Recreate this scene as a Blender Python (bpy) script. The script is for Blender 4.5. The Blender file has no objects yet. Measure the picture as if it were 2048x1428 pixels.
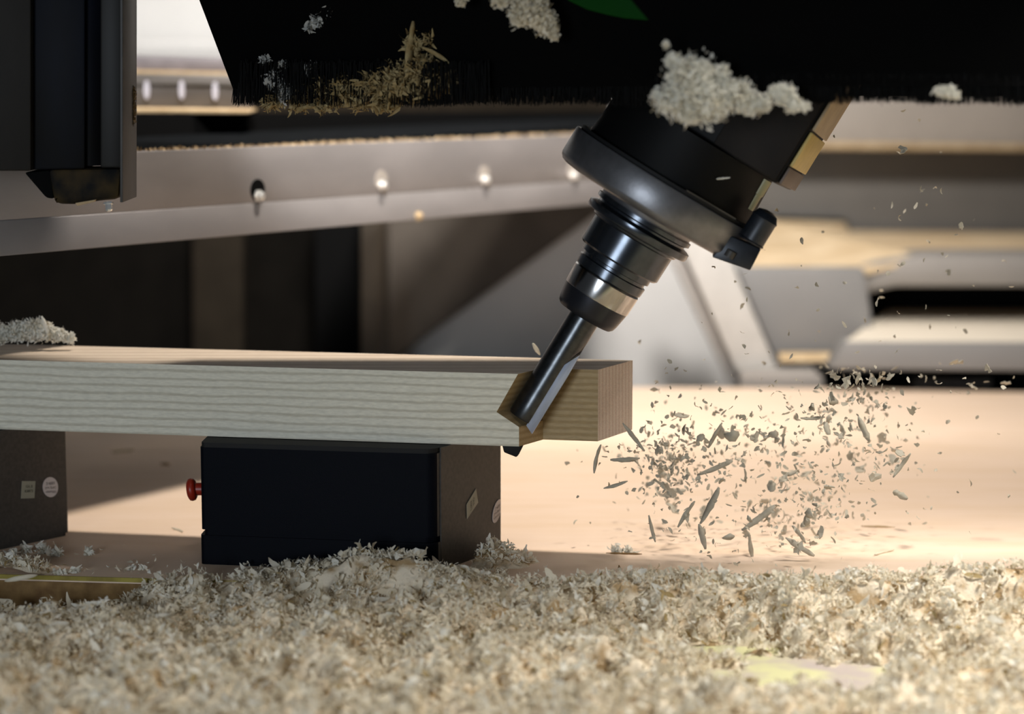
import bpy, bmesh, math, random
import numpy as np
from mathutils import Vector, Matrix
random.seed(7)
rng = np.random.default_rng(11)
scene = bpy.context.scene
C = scene.collection

# ---------------------------------------------------------------- camera, world, lights, exposure
F_PX, HOR = 4500.0, 100.0
PITCH = math.atan((714 - HOR) / F_PX)
CAM_H = 0.4215
cam_d = bpy.data.cameras.new('camera')
cam = bpy.data.objects.new('camera', cam_d)
C.objects.link(cam)
cam.location = (0, 0, CAM_H)
cam.rotation_euler = (math.pi / 2 - PITCH, 0, 0)
cam_d.sensor_fit = 'HORIZONTAL'
cam_d.sensor_width = 36.0
cam_d.lens = F_PX / 2048 * 36.0
cam_d.clip_start = 0.05
cam_d.clip_end = 60
cam_d.dof.use_dof = True
cam_d.dof.focus_distance = 1.845
cam_d.dof.aperture_fstop = 3.2
scene.camera = cam

world = bpy.data.worlds.new('workshop_air')
scene.world = world
world.use_nodes = True
bgn = world.node_tree.nodes['Background']
bgn.inputs[0].default_value = (0.62, 0.68, 0.78, 1)
bgn.inputs[1].default_value = 0.05

scene.view_settings.view_transform = 'Standard'
scene.view_settings.look = 'None'
scene.view_settings.gamma = 1.0
scene.view_settings.use_curve_mapping = False
scene.view_settings.exposure = 0.0


def area_light(name, loc, target, size, power, color, spread=math.pi):
    d = bpy.data.lights.new(name, 'AREA')
    d.shape = 'DISK'
    d.size = size
    d.energy = power
    d.color = color
    d.spread = spread
    o = bpy.data.objects.new(name, d)
    C.objects.link(o)
    o.location = loc
    o.rotation_euler = (Vector(target) - Vector(loc)).to_track_quat('-Z', 'Y').to_euler()
    return o


# warm machine lamp above the far side of the bed, workshop lamp in front, cool window light from the left front
area_light('machine_lamp', (0.20, 2.22, 1.55), (0.0, 2.22, 0.0), 0.16, 8.4, (1.0, 0.91, 0.82), math.radians(96))
area_light('workshop_lamp', (0.85, 1.42, 1.25), (0.45, 1.5, 0.0), 0.40, 6.9, (1.0, 0.95, 0.88), math.radians(78))
area_light('back_fill', (0.10, 0.90, 1.90), (-0.05, 3.0, 0.30), 0.40, 8.0, (1.0, 0.96, 0.92), math.radians(48))  # added fill that lifts the beam and the back panels
area_light('window_light', (-0.9, -0.7, 0.40), (0.05, 1.8, 0.15), 0.70, 24, (0.78, 0.87, 0.97))
area_light('wall_fill', (-0.5, 3.2, 1.7), (-0.5, 3.75, 0.5), 0.3, 3.7, (1.0, 0.97, 0.92), math.radians(110))  # added fill to brighten the white wall

# ---------------------------------------------------------------- helpers
FW = Vector((0, math.cos(PITCH), -math.sin(PITCH)))
UP = Vector((0, math.sin(PITCH), math.cos(PITCH)))
RT = Vector((1, 0, 0))
CAM = Vector((0, 0, CAM_H))


def ray(x, y):
    return FW + RT * ((x - 1024) / F_PX) - UP * ((y - 714) / F_PX)


def P(x, y, Y):
    d = ray(x, y)
    return CAM + d * (Y / d.y)


def G(x, y, z=0.0):
    d = ray(x, y)
    return CAM + d * ((z - CAM_H) / d.z)


def on_plane(x, y, p0, n):
    d = ray(x, y)
    return CAM + d * ((p0 - CAM).dot(n) / d.dot(n))


def mesh_obj(name, verts, faces, mats, parent=None, smooth=False, fmat=None):
    me = bpy.data.meshes.new(name)
    me.from_pydata([tuple(v) for v in verts], [], faces)
    for m in (mats if isinstance(mats, (list, tuple)) else [mats]):
        me.materials.append(m)
    if fmat:
        me.polygons.foreach_set('material_index', fmat)
    if smooth:
        me.polygons.foreach_set('use_smooth', [True] * len(me.polygons))
    me.update()
    o = bpy.data.objects.new(name, me)
    C.objects.link(o)
    if parent:
        o.parent = parent
    return o


def bm_obj(name, bm, mats, parent=None, smooth_angle=None):
    bmesh.ops.recalc_face_normals(bm, faces=bm.faces[:])
    me = bpy.data.meshes.new(name)
    bm.to_mesh(me)
    bm.free()
    for m in (mats if isinstance(mats, (list, tuple)) else [mats]):
        me.materials.append(m)
    if smooth_angle is not None:
        me.polygons.foreach_set('use_smooth', [True] * len(me.polygons))
        me.set_sharp_from_angle(angle=math.radians(smooth_angle))
    o = bpy.data.objects.new(name, me)
    C.objects.link(o)
    if parent:
        o.parent = parent
    return o


def prism_bm(pts, vec, bev=0.0, seg=2):
    bm = bmesh.new()
    vec = Vector(vec)
    a = [bm.verts.new(Vector(p)) for p in pts]
    b = [bm.verts.new(Vector(p) + vec) for p in pts]
    n = len(pts)
    bm.faces.new(a)
    bm.faces.new(b[::-1])
    for i in range(n):
        j = (i + 1) % n
        bm.faces.new([a[i], b[i], b[j], a[j]])
    bmesh.ops.recalc_face_normals(bm, faces=bm.faces[:])
    if bev > 0:
        bmesh.ops.bevel(bm, geom=bm.edges[:], offset=bev, segments=seg, affect='EDGES', profile=0.5)
    return bm


def prism(name, pts, vec, mat, parent=None, bev=0.0015):
    return bm_obj(name, prism_bm(pts, vec, bev), mat, parent, 40 if bev else None)


def box(name, lo, hi, mat, parent=None, bev=0.0015):
    x0, y0, z0 = lo
    x1, y1, z1 = hi
    return prism(name, [(x0, y0, z0), (x1, y0, z0), (x1, y1, z0), (x0, y1, z0)], (0, 0, z1 - z0), mat, parent, bev)


def empty(name, loc=(0, 0, 0), label=None, cat=None, group=None):
    o = bpy.data.objects.new(name, None)
    C.objects.link(o)
    o.location = loc
    o.empty_display_size = 0.02
    tag(o, label, cat, group)
    return o


def tag(o, label=None, cat=None, group=None, kind=None):
    if label:
        o['label'] = label
    if cat:
        o['category'] = cat
    if group:
        o['group'] = group
    if kind:
        o['kind'] = kind
    return o


def lathe_bm(profile, n=64, caps=True):
    """profile: (z, r) pairs, axis local Z."""
    bm = bmesh.new()
    rings = []
    for z, r in profile:
        rings.append([bm.verts.new((r * math.cos(2 * math.pi * k / n), r * math.sin(2 * math.pi * k / n), z)) for k in range(n)])
    for a, b in zip(rings, rings[1:]):
        for k in range(n):
            j = (k + 1) % n
            bm.faces.new([a[k], a[j], b[j], b[k]])
    if caps:
        bm.faces.new(rings[0][::-1])
        bm.faces.new(rings[-1])
    return bm


# ---------------------------------------------------------------- materials
def new_mat(name):
    m = bpy.data.materials.new(name)
    m.use_nodes = True
    nt = m.node_tree
    return m, nt, nt.nodes['Principled BSDF']


def mat(name, col, rough=0.5, metal=0.0, var=0.0, scale=60.0, bump=0.0, bscale=400.0, stretch=(1, 1, 1), spec=0.5, col2=None, detail=4.0, lo=0.35, hi=0.65):
    m, nt, bs = new_mat(name)
    bs.inputs['Base Color'].default_value = (*col, 1)
    bs.inputs['Roughness'].default_value = rough
    bs.inputs['Metallic'].default_value = metal
    bs.inputs['Specular IOR Level'].default_value = spec
    tc = nt.nodes.new('ShaderNodeTexCoord')
    mp = nt.nodes.new('ShaderNodeMapping')
    mp.inputs['Scale'].default_value = stretch
    nt.links.new(tc.outputs['Object'], mp.inputs['Vector'])
    if var > 0 or col2:
        nz = nt.nodes.new('ShaderNodeTexNoise')
        nz.inputs['Scale'].default_value = scale
        nz.inputs['Detail'].default_value = detail
        nt.links.new(mp.outputs[0], nz.inputs['Vector'])
        rp = nt.nodes.new('ShaderNodeValToRGB')
        c2 = col2 or tuple(max(0, c * (1 - var)) for c in col)
        rp.color_ramp.elements[0].position = lo
        rp.color_ramp.elements[0].color = (*c2, 1)
        rp.color_ramp.elements[1].position = hi
        rp.color_ramp.elements[1].color = (*col, 1)
        nt.links.new(nz.outputs['Fac'], rp.inputs['Fac'])
        nt.links.new(rp.outputs['Color'], bs.inputs['Base Color'])
    if bump > 0:
        n2 = nt.nodes.new('ShaderNodeTexNoise')
        n2.inputs['Scale'].default_value = bscale
        n2.inputs['Detail'].default_value = 3
        nt.links.new(mp.outputs[0], n2.inputs['Vector'])
        bp = nt.nodes.new('ShaderNodeBump')
        bp.inputs['Strength'].default_value = bump
        bp.inputs['Distance'].default_value = 0.001
        nt.links.new(n2.outputs['Fac'], bp.inputs['Height'])
        nt.links.new(bp.outputs['Normal'], bs.inputs['Normal'])
    return m


def grain_mat(name, light, dark, direction, wscale, dist=2.0, stretch=(1, 1, 1), rough=0.65, dscale=1.5, bump=0.25, lo=0.15, hi=0.75):
    m, nt, bs = new_mat(name)
    tc = nt.nodes.new('ShaderNodeTexCoord')
    mp = nt.nodes.new('ShaderNodeMapping')
    mp.inputs['Scale'].default_value = stretch
    nt.links.new(tc.outputs['Object'], mp.inputs['Vector'])
    wv = nt.nodes.new('ShaderNodeTexWave')
    wv.wave_type = 'BANDS'
    wv.bands_direction = direction
    wv.inputs['Scale'].default_value = wscale
    wv.inputs['Distortion'].default_value = dist
    wv.inputs['Detail'].default_value = 3
    wv.inputs['Detail Scale'].default_value = dscale
    nt.links.new(mp.outputs[0], wv.inputs['Vector'])
    rp = nt.nodes.new('ShaderNodeValToRGB')
    rp.color_ramp.elements[0].position = lo
    rp.color_ramp.elements[0].color = (*dark, 1)
    rp.color_ramp.elements[1].position = hi
    rp.color_ramp.elements[1].color = (*light, 1)
    nt.links.new(wv.outputs['Fac'], rp.inputs['Fac'])
    nz = nt.nodes.new('ShaderNodeTexNoise')
    nz.inputs['Scale'].default_value = 700
    nz.inputs['Detail'].default_value = 2
    m2 = nt.nodes.new('ShaderNodeMapping')
    m2.inputs['Scale'].default_value = (0.12, 1, 1)
    nt.links.new(tc.outputs['Object'], m2.inputs['Vector'])
    nt.links.new(m2.outputs[0], nz.inputs['Vector'])
    mx = nt.nodes.new('ShaderNodeMix')
    mx.data_type = 'RGBA'
    mx.blend_type = 'MULTIPLY'
    mx.inputs['Factor'].default_value = 0.35
    nt.links.new(rp.outputs['Color'], mx.inputs['A'])
    nt.links.new(nz.outputs['Fac'], mx.inputs['B'])
    nt.links.new(mx.outputs['Result'], bs.inputs['Base Color'])
    bs.inputs['Roughness'].default_value = rough
    bs.inputs['Specular IOR Level'].default_value = 0.3
    bp = nt.nodes.new('ShaderNodeBump')
    bp.inputs['Strength'].default_value = bump
    bp.inputs['Distance'].default_value = 0.0006
    nt.links.new(nz.outputs['Fac'], bp.inputs['Height'])
    nt.links.new(bp.outputs['Normal'], bs.inputs['Normal'])
    return m


def thin_mat(name, col, col2, scale, lo, hi, trans=0.35):
    m = mat(name, col, 0.8, col2=col2, scale=scale, lo=lo, hi=hi, spec=0.15)
    nt = m.node_tree
    bs = nt.nodes['Principled BSDF']
    rp = next(n for n in nt.nodes if n.type == 'VALTORGB')
    tr = nt.nodes.new('ShaderNodeBsdfTranslucent')
    nt.links.new(rp.outputs['Color'], tr.inputs['Color'])
    mx = nt.nodes.new('ShaderNodeMixShader')
    mx.inputs[0].default_value = trans
    nt.links.new(bs.outputs[0], mx.inputs[1])
    nt.links.new(tr.outputs[0], mx.inputs[2])
    nt.links.new(mx.outputs[0], nt.nodes['Material Output'].inputs['Surface'])
    return m


M = {}
M['shaving'] = thin_mat('pale_shavings', (0.85, 0.79, 0.65), (0.74, 0.65, 0.48), 70, .25, .5)
M['shaving_white'] = thin_mat('white_shavings', (0.87, 0.85, 0.77), (0.80, 0.74, 0.60), 100, .25, .5)
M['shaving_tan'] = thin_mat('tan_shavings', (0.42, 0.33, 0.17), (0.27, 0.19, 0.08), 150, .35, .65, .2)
M['smear'] = thin_mat('grey_dust', (0.50, 0.50, 0.47), (0.34, 0.33, 0.30), 120, .3, .6, .2)
M['chip'] = thin_mat('wood_chip', (0.52, 0.48, 0.39), (0.40, 0.36, 0.28), 120, .3, .6, .15)
M['shaving_bed'] = mat('packed_shavings', (0.72, 0.63, 0.49), 0.9, col2=(0.40, 0.28, 0.15), scale=70, lo=0.36, hi=0.56, bump=0.9, bscale=260, spec=0.1)
M['mdf'] = mat('spoilboard_face', (0.75, 0.585, 0.45), 0.7, col2=(0.71, 0.54, 0.39), scale=38, stretch=(0.25, 1.0, 1.0), bump=0.15, bscale=900, spec=0.25, lo=0.3, hi=0.6)
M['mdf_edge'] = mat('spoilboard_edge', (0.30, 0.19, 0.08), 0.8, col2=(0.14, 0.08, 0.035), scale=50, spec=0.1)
M['mdf_lip'] = mat('spoilboard_lip', (0.36, 0.30, 0.07), 0.7, col2=(0.24, 0.19, 0.05), scale=60, spec=0.1)
M['table'] = mat('table_face', (0.66, 0.64, 0.36), 0.7, col2=(0.50, 0.43, 0.39), scale=11, spec=0.2, lo=0.42, hi=0.52)
M['wood_front'] = grain_mat('board_front', (0.88, 0.835, 0.69), (0.66, 0.61, 0.48), 'Z', 46, 2.6, (0.06, 1, 1), dscale=1.5, lo=0.0, hi=0.42)
M['wood_top'] = grain_mat('board_top', (0.84, 0.71, 0.56), (0.74, 0.59, 0.44), 'Y', 16, 2.0, (0.10, 1, 1), dscale=1.5)
M['wood_end'] = grain_mat('board_end', (0.95, 0.82, 0.71), (0.85, 0.68, 0.56), 'DIAGONAL', 75, 0.6, (1, 1, 0.02), dscale=1.0)
M['wood_cut'] = grain_mat('board_cut', (0.50, 0.37, 0.20), (0.41, 0.29, 0.14), 'Z', 60, 1.5, (0.5, 1, 1), dscale=1.0)
M['pod'] = mat('pod_plastic', (0.0012, 0.002, 0.0048), 0.6, bump=0.1, bscale=1500, spec=0.08)
M['pod_lit'] = mat('pod_lit_side', (0.060, 0.053, 0.045), 0.55, var=0.3, scale=300, spec=0.5)  # pod plastic lightened for warm light on its right side
M['rubber'] = mat('black_rubber', (0.008, 0.008, 0.008), 0.7, spec=0.3)
M['red'] = mat('red_plastic', (0.30, 0.018, 0.006), 0.4)
M['sticker_white'] = mat('sticker_white', (0.62, 0.55, 0.52), 0.6)
M['sticker_grey'] = mat('sticker_grey', (0.30, 0.29, 0.22), 0.5)
M['ink'] = mat('sticker_ink', (0.09, 0.07, 0.06), 0.7)
M['ink_dark'] = mat('sticker_dark_ink', (0.02, 0.018, 0.008), 0.7)
M['black'] = mat('hood_black', (0.0016, 0.0016, 0.0016), 0.9, spec=0.04)
M['bristle'] = mat('bristle_black', (0.003, 0.003, 0.003), 0.6, spec=0.12)
M['green'] = mat('green_cap', (0.003, 0.036, 0.004), 0.7, spec=0.05)
M['spindle'] = mat('spindle_black', (0.004, 0.004, 0.004), 0.55, var=0.3, scale=30, spec=0.15)
M['spindle_brown'] = mat('spindle_brown', (0.015, 0.011, 0.008), 0.6, var=0.4, scale=30, spec=0.15)
M['olive'] = mat('olive_fitting', (0.30, 0.27, 0.14), 0.45)
M['label_yellow'] = mat('yellow_label', (0.55, 0.42, 0.14), 0.5, var=0.15, scale=120)
M['label_tan'] = mat('tan_label', (0.34, 0.26, 0.15), 0.5, var=0.2, scale=80)
M['side_brown'] = mat('side_brown', (0.12, 0.09, 0.07), 0.55)
M['flange'] = mat('satin_steel', (0.20, 0.20, 0.21), 0.38, 0.75, var=0.2, scale=90, bump=0.05)
M['holder'] = mat('black_oxide', (0.075, 0.085, 0.10), 0.22, 0.85, var=0.2, scale=120)
M['nut_dark'] = mat('nut_oxide', (0.03, 0.032, 0.04), 0.3, 0.7)
M['steel'] = mat('polished_steel', (0.42, 0.41, 0.40), 0.18, 1.0)
M['bit'] = mat('bit_steel', (0.075, 0.08, 0.085), 0.28, 0.9, var=0.3, scale=200)
M['blade'] = mat('blade_carbide', (0.44, 0.54, 0.78), 0.38, 0.7, var=0.15, scale=300, stretch=(1, 1, 0.2))
M['clampblock'] = mat('clamp_dark', (0.018, 0.022, 0.030), 0.4, 0.3, var=0.5, scale=90)
M['alu'] = mat('brushed_aluminium', (0.31, 0.29, 0.285), 0.5, 0.25, var=0.16, scale=9, stretch=(1, 1, 2.5), bump=0.05)
M['slate'] = mat('slate_top', (0.009, 0.010, 0.011), 1.0, spec=0.0, var=0.3, scale=60)
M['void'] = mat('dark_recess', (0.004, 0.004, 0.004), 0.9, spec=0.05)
M['bolt'] = mat('zinc_bolt', (0.92, 0.91, 0.88), 0.35, 0.7)
M['column'] = mat('column_dark', (0.020, 0.0175, 0.0145), 0.6, 0.0, spec=0.15, var=0.35, scale=20, stretch=(1, 1, 0.3))
M['column_sheen'] = mat('column_cover', (0.003, 0.005, 0.012), 0.6, 0.0, spec=0.12, col2=(0.0022, 0.002, 0.0018), scale=16, stretch=(1, 1, 0.3))  # blue in the colour stands for a sheen on the cover
M['column_strip'] = mat('column_strip', (0.007, 0.006, 0.0045), 0.55, var=0.4, scale=16, stretch=(1, 1, 0.3), spec=0.3)
M['column_edge'] = mat('column_flange', (0.052, 0.048, 0.044), 0.55, 0.1, var=0.3, scale=40)
M['grime'] = mat('grimy_bracket', (0.050, 0.032, 0.010), 0.7, col2=(0.003, 0.003, 0.003), scale=40, spec=0.15)
M['dust'] = mat('caked_dust', (0.55, 0.42, 0.26), 0.9, col2=(0.42, 0.30, 0.17), scale=60, spec=0.1)
M['dust_bright'] = mat('yellow_dust', (0.72, 0.57, 0.38), 0.9, col2=(0.58, 0.43, 0.26), scale=26, stretch=(0.5, 1, 1), spec=0.1, bump=0.6, bscale=90)
M['white'] = mat('white_paint', (0.88, 0.86, 0.83), 0.6, var=0.06, scale=8)
M['rail_purple'] = mat('rail_grey', (0.17, 0.155, 0.17), 0.5, var=0.2, scale=60)
M['rail_taupe'] = mat('rail_taupe', (0.13, 0.115, 0.105), 0.45, 0.3, var=0.2, scale=70, stretch=(0.2, 1, 1))
M['oval'] = mat('oval_pale', (0.52, 0.52, 0.60), 0.5)
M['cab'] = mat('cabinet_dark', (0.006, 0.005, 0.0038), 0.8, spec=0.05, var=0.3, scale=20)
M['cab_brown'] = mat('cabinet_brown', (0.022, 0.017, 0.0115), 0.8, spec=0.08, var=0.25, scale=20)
M['cab_edge'] = mat('cabinet_post', (0.085, 0.067, 0.046), 0.6, var=0.2, scale=30)
M['taupe'] = mat('shade_taupe', (0.110, 0.094, 0.079), 0.8, spec=0.15, var=0.2, scale=18)  # dark tone of the diagonal shade on the grey panel
M['grey'] = mat('grey_paint', (0.60, 0.585, 0.565), 0.6, var=0.10, scale=10)
M['grey_mid'] = mat('mid_grey_paint', (0.21, 0.205, 0.20), 0.55, var=0.08, scale=10)
M['grey_dark'] = mat('dark_grey_paint', (0.135, 0.125, 0.112), 0.6, var=0.15, scale=8)
M['grey_light'] = mat('light_grey_paint', (0.27, 0.25, 0.23), 0.55, var=0.08, scale=10)
M['beige'] = mat('beige_paint', (0.40, 0.36, 0.32), 0.6, var=0.10, scale=14)
M['strut'] = mat('strut_pale', (0.46, 0.445, 0.42), 0.6, var=0.10, scale=40)
M['strut_shade'] = mat('strut_shaded', (0.36, 0.34, 0.32), 0.6, var=0.10, scale=40)  # strut paint darkened for its shaded left side
M['cream'] = mat('lit_ledge', (0.74, 0.66, 0.54), 0.7, var=0.12, scale=12, stretch=(0.3, 1, 1))  # ledge top painted cream for the light it catches

# ---------------------------------------------------------------- vectorised flakes
def flake_arrays(pos, length, width, curl, rand, seg=4, up_bias=0.0, curl_jit=0.5):
    """thin curled strips: returns verts (N*(seg+1)*2,3) and quads."""
    n = len(pos)
    L = length * (0.45 + 1.1 * rand.random(n))
    W = width * (0.5 + 1.0 * rand.random(n))
    K = curl * (rand.random(n) * 2 - 1) * (1 + curl_jit * rand.random(n))
    q = rand.normal(size=(n, 4))
    q[:, 0] += up_bias
    q /= np.linalg.norm(q, axis=1, keepdims=True)
    w, x, y, z = q.T
    R = np.stack([1 - 2 * (y * y + z * z), 2 * (x * y - z * w), 2 * (x * z + y * w),
                  2 * (x * y + z * w), 1 - 2 * (x * x + z * z), 2 * (y * z - x * w),
                  2 * (x * z - y * w), 2 * (y * z + x * w), 1 - 2 * (x * x + y * y)], axis=1).reshape(n, 3, 3)
    t = np.linspace(-0.5, 0.5, seg + 1)
    ang = K[:, None] * t[None, :]
    ks = np.where(np.abs(K) < 1e-3, 1e-3, K)[:, None]
    px = np.sin(ang) / ks * L[:, None]
    pz = (1 - np.cos(ang)) / ks * L[:, None]
    taper = 1 - 0.75 * (2 * np.abs(t)) ** 2
    jit = 0.7 + 0.6 * rand.random((n, seg + 1))
    hw = 0.5 * W[:, None] * taper[None, :] * jit
    skew = (rand.random(n) - 0.5)[:, None] * L[:, None] * 0.5 * t[None, :]
    v = np.zeros((n, seg + 1, 2, 3))
    v[:, :, 0, 0] = px
    v[:, :, 1, 0] = px
    v[:, :, 0, 1] = -hw + skew
    v[:, :, 1, 1] = hw + skew
    v[:, :, 0, 2] = pz
    v[:, :, 1, 2] = pz + (rand.random((n, seg + 1)) - 0.5) * W[:, None] * 0.5
    v = np.einsum('nij,nskj->nski', R, v) + pos[:, None, None, :]
    base = (np.arange(n) * (seg + 1) * 2)[:, None]
    k = np.arange(seg)[None, :] * 2
    quads = np.stack([base + k, base + k + 1, base + k + 3, base + k + 2], axis=2).reshape(-1, 4)
    return v.reshape(-1, 3), quads


def fast_mesh(name, verts, quads, mats, parent=None, mat_index=None):
    me = bpy.data.meshes.new(name)
    nv, nq = len(verts), len(quads)
    me.vertices.add(nv)
    me.vertices.foreach_set('co', verts.astype(np.float32).ravel())
    me.loops.add(nq * 4)
    me.loops.foreach_set('vertex_index', quads.astype(np.int32).ravel())
    me.polygons.add(nq)
    me.polygons.foreach_set('loop_start', np.arange(nq, dtype=np.int32) * 4)
    for m in (mats if isinstance(mats, (list, tuple)) else [mats]):
        me.materials.append(m)
    if mat_index is not None:
        me.polygons.foreach_set('material_index', mat_index.astype(np.int32))
    me.update(calc_edges=True)
    me.validate()
    o = bpy.data.objects.new(name, me)
    C.objects.link(o)
    if parent:
        o.parent = parent
    return o


def clump(name, label, blobs, n, mats, size=0.006, seed=1, cat='shavings', parent=None, floor=None, thin=.38, wide=1.0):
    """loose fluff of curled shavings around blob centres (px, py, r_px, Y)."""
    r = np.random.default_rng(seed)
    w = np.array([b[2] ** 2 for b in blobs], float)
    idx = r.choice(len(blobs), size=n, p=w / w.sum())
    pos = np.zeros((n, 3))
    for i, b in enumerate(blobs):
        sel = np.where(idx == i)[0]
        c = np.array(P(b[0], b[1], b[3]))
        rad = b[2] * b[3] / F_PX * wide
        d = r.normal(size=(len(sel), 3))
        d /= np.linalg.norm(d, axis=1, keepdims=True)
        d *= (r.random((len(sel), 1)) ** 0.45) * rad * (1 + .35 * (r.random((len(sel), 1)) < .12))
        d[:, 1] *= 0.6
        pos[sel] = c + d
    if floor is not None:
        pos[:, 2] = np.maximum(pos[:, 2], floor)
    v, q = flake_arrays(pos, size, size * thin, 2.4, r)
    o = fast_mesh(name, v, q, mats, parent)
    if parent is None:
        tag(o, label, cat, kind='stuff')
    else:
        o['kind'] = 'stuff'
    return o


# ================================================================ SETTING: walls and table level
Y_BACK = 3.75
o = box('wall_back', (-4.0, Y_BACK, -0.6), (4.0, Y_BACK + 0.05, 2.2), M['white'], bev=0)
tag(o, 'white painted panel wall far behind the machine', kind='structure')
o = box('floor', (-4.0, -1.0, -0.62), (4.0, Y_BACK, -0.60), M['grey_dark'], bev=0)
tag(o, 'dark workshop floor under the machine', kind='structure')

# machine table under the foreground shavings
Z_T = -0.030
o = box('machine_table', (-1.2, 0.9, Z_T - 0.06), (1.2, 2.76, Z_T), M['table'], bev=0)
tag(o, 'pale olive machine table seen bare between the shavings in front', 'table')

# spoilboard with its front edge slightly skewed
dl = G(0, 1148)
dr = G(2048, 1205)
sl = (dr.y - dl.y) / (dr.x - dl.x)
xl, xr = -1.0, 1.0
fl = Vector((xl, dl.y + sl * (xl - dl.x), 0))
fr = Vector((xr, dl.y + sl * (xr - dl.x), 0))
bl = Vector((xl, G(1260, 768).y, 0))
b1 = Vector((P(1640, 776, G(1640, 776).y).x, G(1640, 776).y, 0))
br = Vector((xr, G(2048, 797).y, 0))
sb = empty('spoilboard', (0, 2.2, Z_T), 'warm brown flat wooden bed board under the pods and the flying chips', 'bed board')


def child_prism(name, pts, vec, m, parent, bev=0.0015):
    inv = parent.matrix_basis.inverted()
    return prism(name, [inv @ Vector(p) for p in pts], inv.to_3x3() @ Vector(vec), m, parent, bev)


def child_bm(name, bm, m, parent, smooth=None):
    bmesh.ops.transform(bm, matrix=parent.matrix_basis.inverted(), verts=bm.verts[:])
    return bm_obj(name, bm, m, parent, smooth)


sb_top = [fl + Vector((0, 0.0, 0)), fr, br, b1, bl]
child_prism('top_panel', sb_top, (0, 0, -0.024), M['mdf'], sb, 0.0)
off = Vector((0, -0.0015, 0))
child_prism('edge_lip', [fl + off, fr + off, fr, fl], (0, 0, -0.0035), M['mdf_lip'], sb, 0.0)
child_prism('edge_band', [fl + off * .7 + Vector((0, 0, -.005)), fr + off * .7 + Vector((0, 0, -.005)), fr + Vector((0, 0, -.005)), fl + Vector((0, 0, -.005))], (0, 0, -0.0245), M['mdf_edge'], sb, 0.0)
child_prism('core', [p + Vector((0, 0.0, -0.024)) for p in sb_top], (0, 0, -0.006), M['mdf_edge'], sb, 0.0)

# ================================================================ BACKGROUND MACHINE
# ---- white upper panel already the wall; rear rail with raised pale ovals
def quad_prism(name, px, Y, depth, m, parent, bev=0.002):
    """front face given by pixel corners at a common world Y, extruded away from the camera."""
    pts = [P(x, y, Y) for x, y in px]
    return child_prism(name, pts, (0, depth, 0), m, parent, bev)


YR = 2.45
rr = empty('rear_rail', P(360, 225, YR), 'grey horizontal rear rail with a row of pale ovals beside the dark column', 'rail')
quad_prism('upper_band', [(60, 106), (500, 118), (500, 148), (60, 138)], YR + .05, 0.06, M['rail_purple'], rr)
quad_prism('dust_ridge', [(60, 136), (500, 146), (500, 152), (60, 142)], YR + .01, 0.06, M['dust'], rr, 0.0)
quad_prism('rail_face', [(60, 143), (500, 151), (500, 222), (60, 216)], YR, 0.05, M['rail_taupe'], rr)
quad_prism('groove_strip', [(60, 160), (500, 168), (500, 171), (60, 163)], YR - .004, 0.006, M['grey_dark'], rr, 0.0)
quad_prism('lower_lip', [(60, 214), (500, 220), (500, 228), (60, 226)], YR - .05, 0.07, M['dust'], rr)
for x, y in ((224, 178), (293, 180), (363, 180), (430, 182)):
    c = P(x, y, YR - .008)
    bm = bmesh.new()
    rx, rz = 5.5 * YR / F_PX, 18.5 * YR / F_PX
    ring = [c + Vector((rx * math.cos(a), 0, rz * math.sin(a))) for a in [2 * math.pi * k / 24 for k in range(24)]]
    vs = [bm.verts.new(p) for p in ring]
    vb = [bm.verts.new(p + Vector((0, .004, 0))) for p in ring]
    bm.faces.new(vs)
    for k in range(24):
        bm.faces.new([vs[k], vs[(k + 1) % 24], vb[(k + 1) % 24], vb[k]])
    child_bm('pale_oval', bm, M['oval'], rr)

# white dusty ledge at the foot of the white wall
o = prism('wall_ledge', [P(100, 84, 3.6), P(700, 88, 3.6), P(700, 112, 3.6), P(100, 108, 3.6)], (0, .1, 0), M['white'], bev=.004)
tag(o, 'white dusty ledge at the foot of the white wall', 'ledge')

# ---- silver cross beam, receding to the right
def beam_pt(x, y):
    # beam plane: Y from 1.95 at x=0 to 2.68 at x=1200 along a straight line in plan
    A = Vector((P(275, 300, 2.03).x, 2.03, 0))
    B = Vector((P(1190, 300, 2.66).x, 2.66, 0))
    d = (B - A).normalized()
    n = Vector((-d.y, d.x, 0))
    return on_plane(x, y, A, n), n, d


bn = beam_pt(500, 400)[1]
if bn.y < 0:
    bn = -bn
cb = empty('cross_beam', beam_pt(600, 460)[0], 'long silver aluminium beam with bolts running back behind the cutter', 'beam')
zt = beam_pt(275, 303)[0].z
pA = beam_pt(-60, 316)[0]
pB = beam_pt(1235, 266)[0]
pC = beam_pt(1235, 403)[0]
pD = beam_pt(-60, 517)[0]
pE = beam_pt(-60, 445)[0]
pF = beam_pt(1235, 356)[0]
child_prism('face_plate', [pA, pB, pF, pE], bn * 0.012, M['alu'], cb, 0.001)
pC2 = on_plane(1235, 404, pA - bn * .006, bn)
pD2 = on_plane(-60, 518, pA - bn * .006, bn)
child_prism('lower_face', [pE, pF, pC2, pD2], bn * 0.010, M['alu'], cb, 0.001)
child_prism('bottom_flange', [pD2 + bn * .010, pC2 + bn * .010, pC2 + bn * .010 + Vector((0, 0, .008)), pD2 + bn * .010 + Vector((0, 0, .008))], bn * 0.05, M['alu'], cb, 0.001)
bd = (pB - pA)
bd.z = 0
bd.normalize()
pB2 = pB + bd * .325
sh = [pA + bn * .012, pB + bn * .012, pB2 + bn * .212, pA + bn * .212]
for p_ in sh:
    p_.z = pA.z
child_prism('top_shelf', sh, (0, 0, -.008), M['slate'], cb, 0.001)
wA, wB = pA + bn * .2125, pB2 + bn * .2125
wA.z = wB.z = pA.z
UPV = Vector((0, 0, 1))
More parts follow.
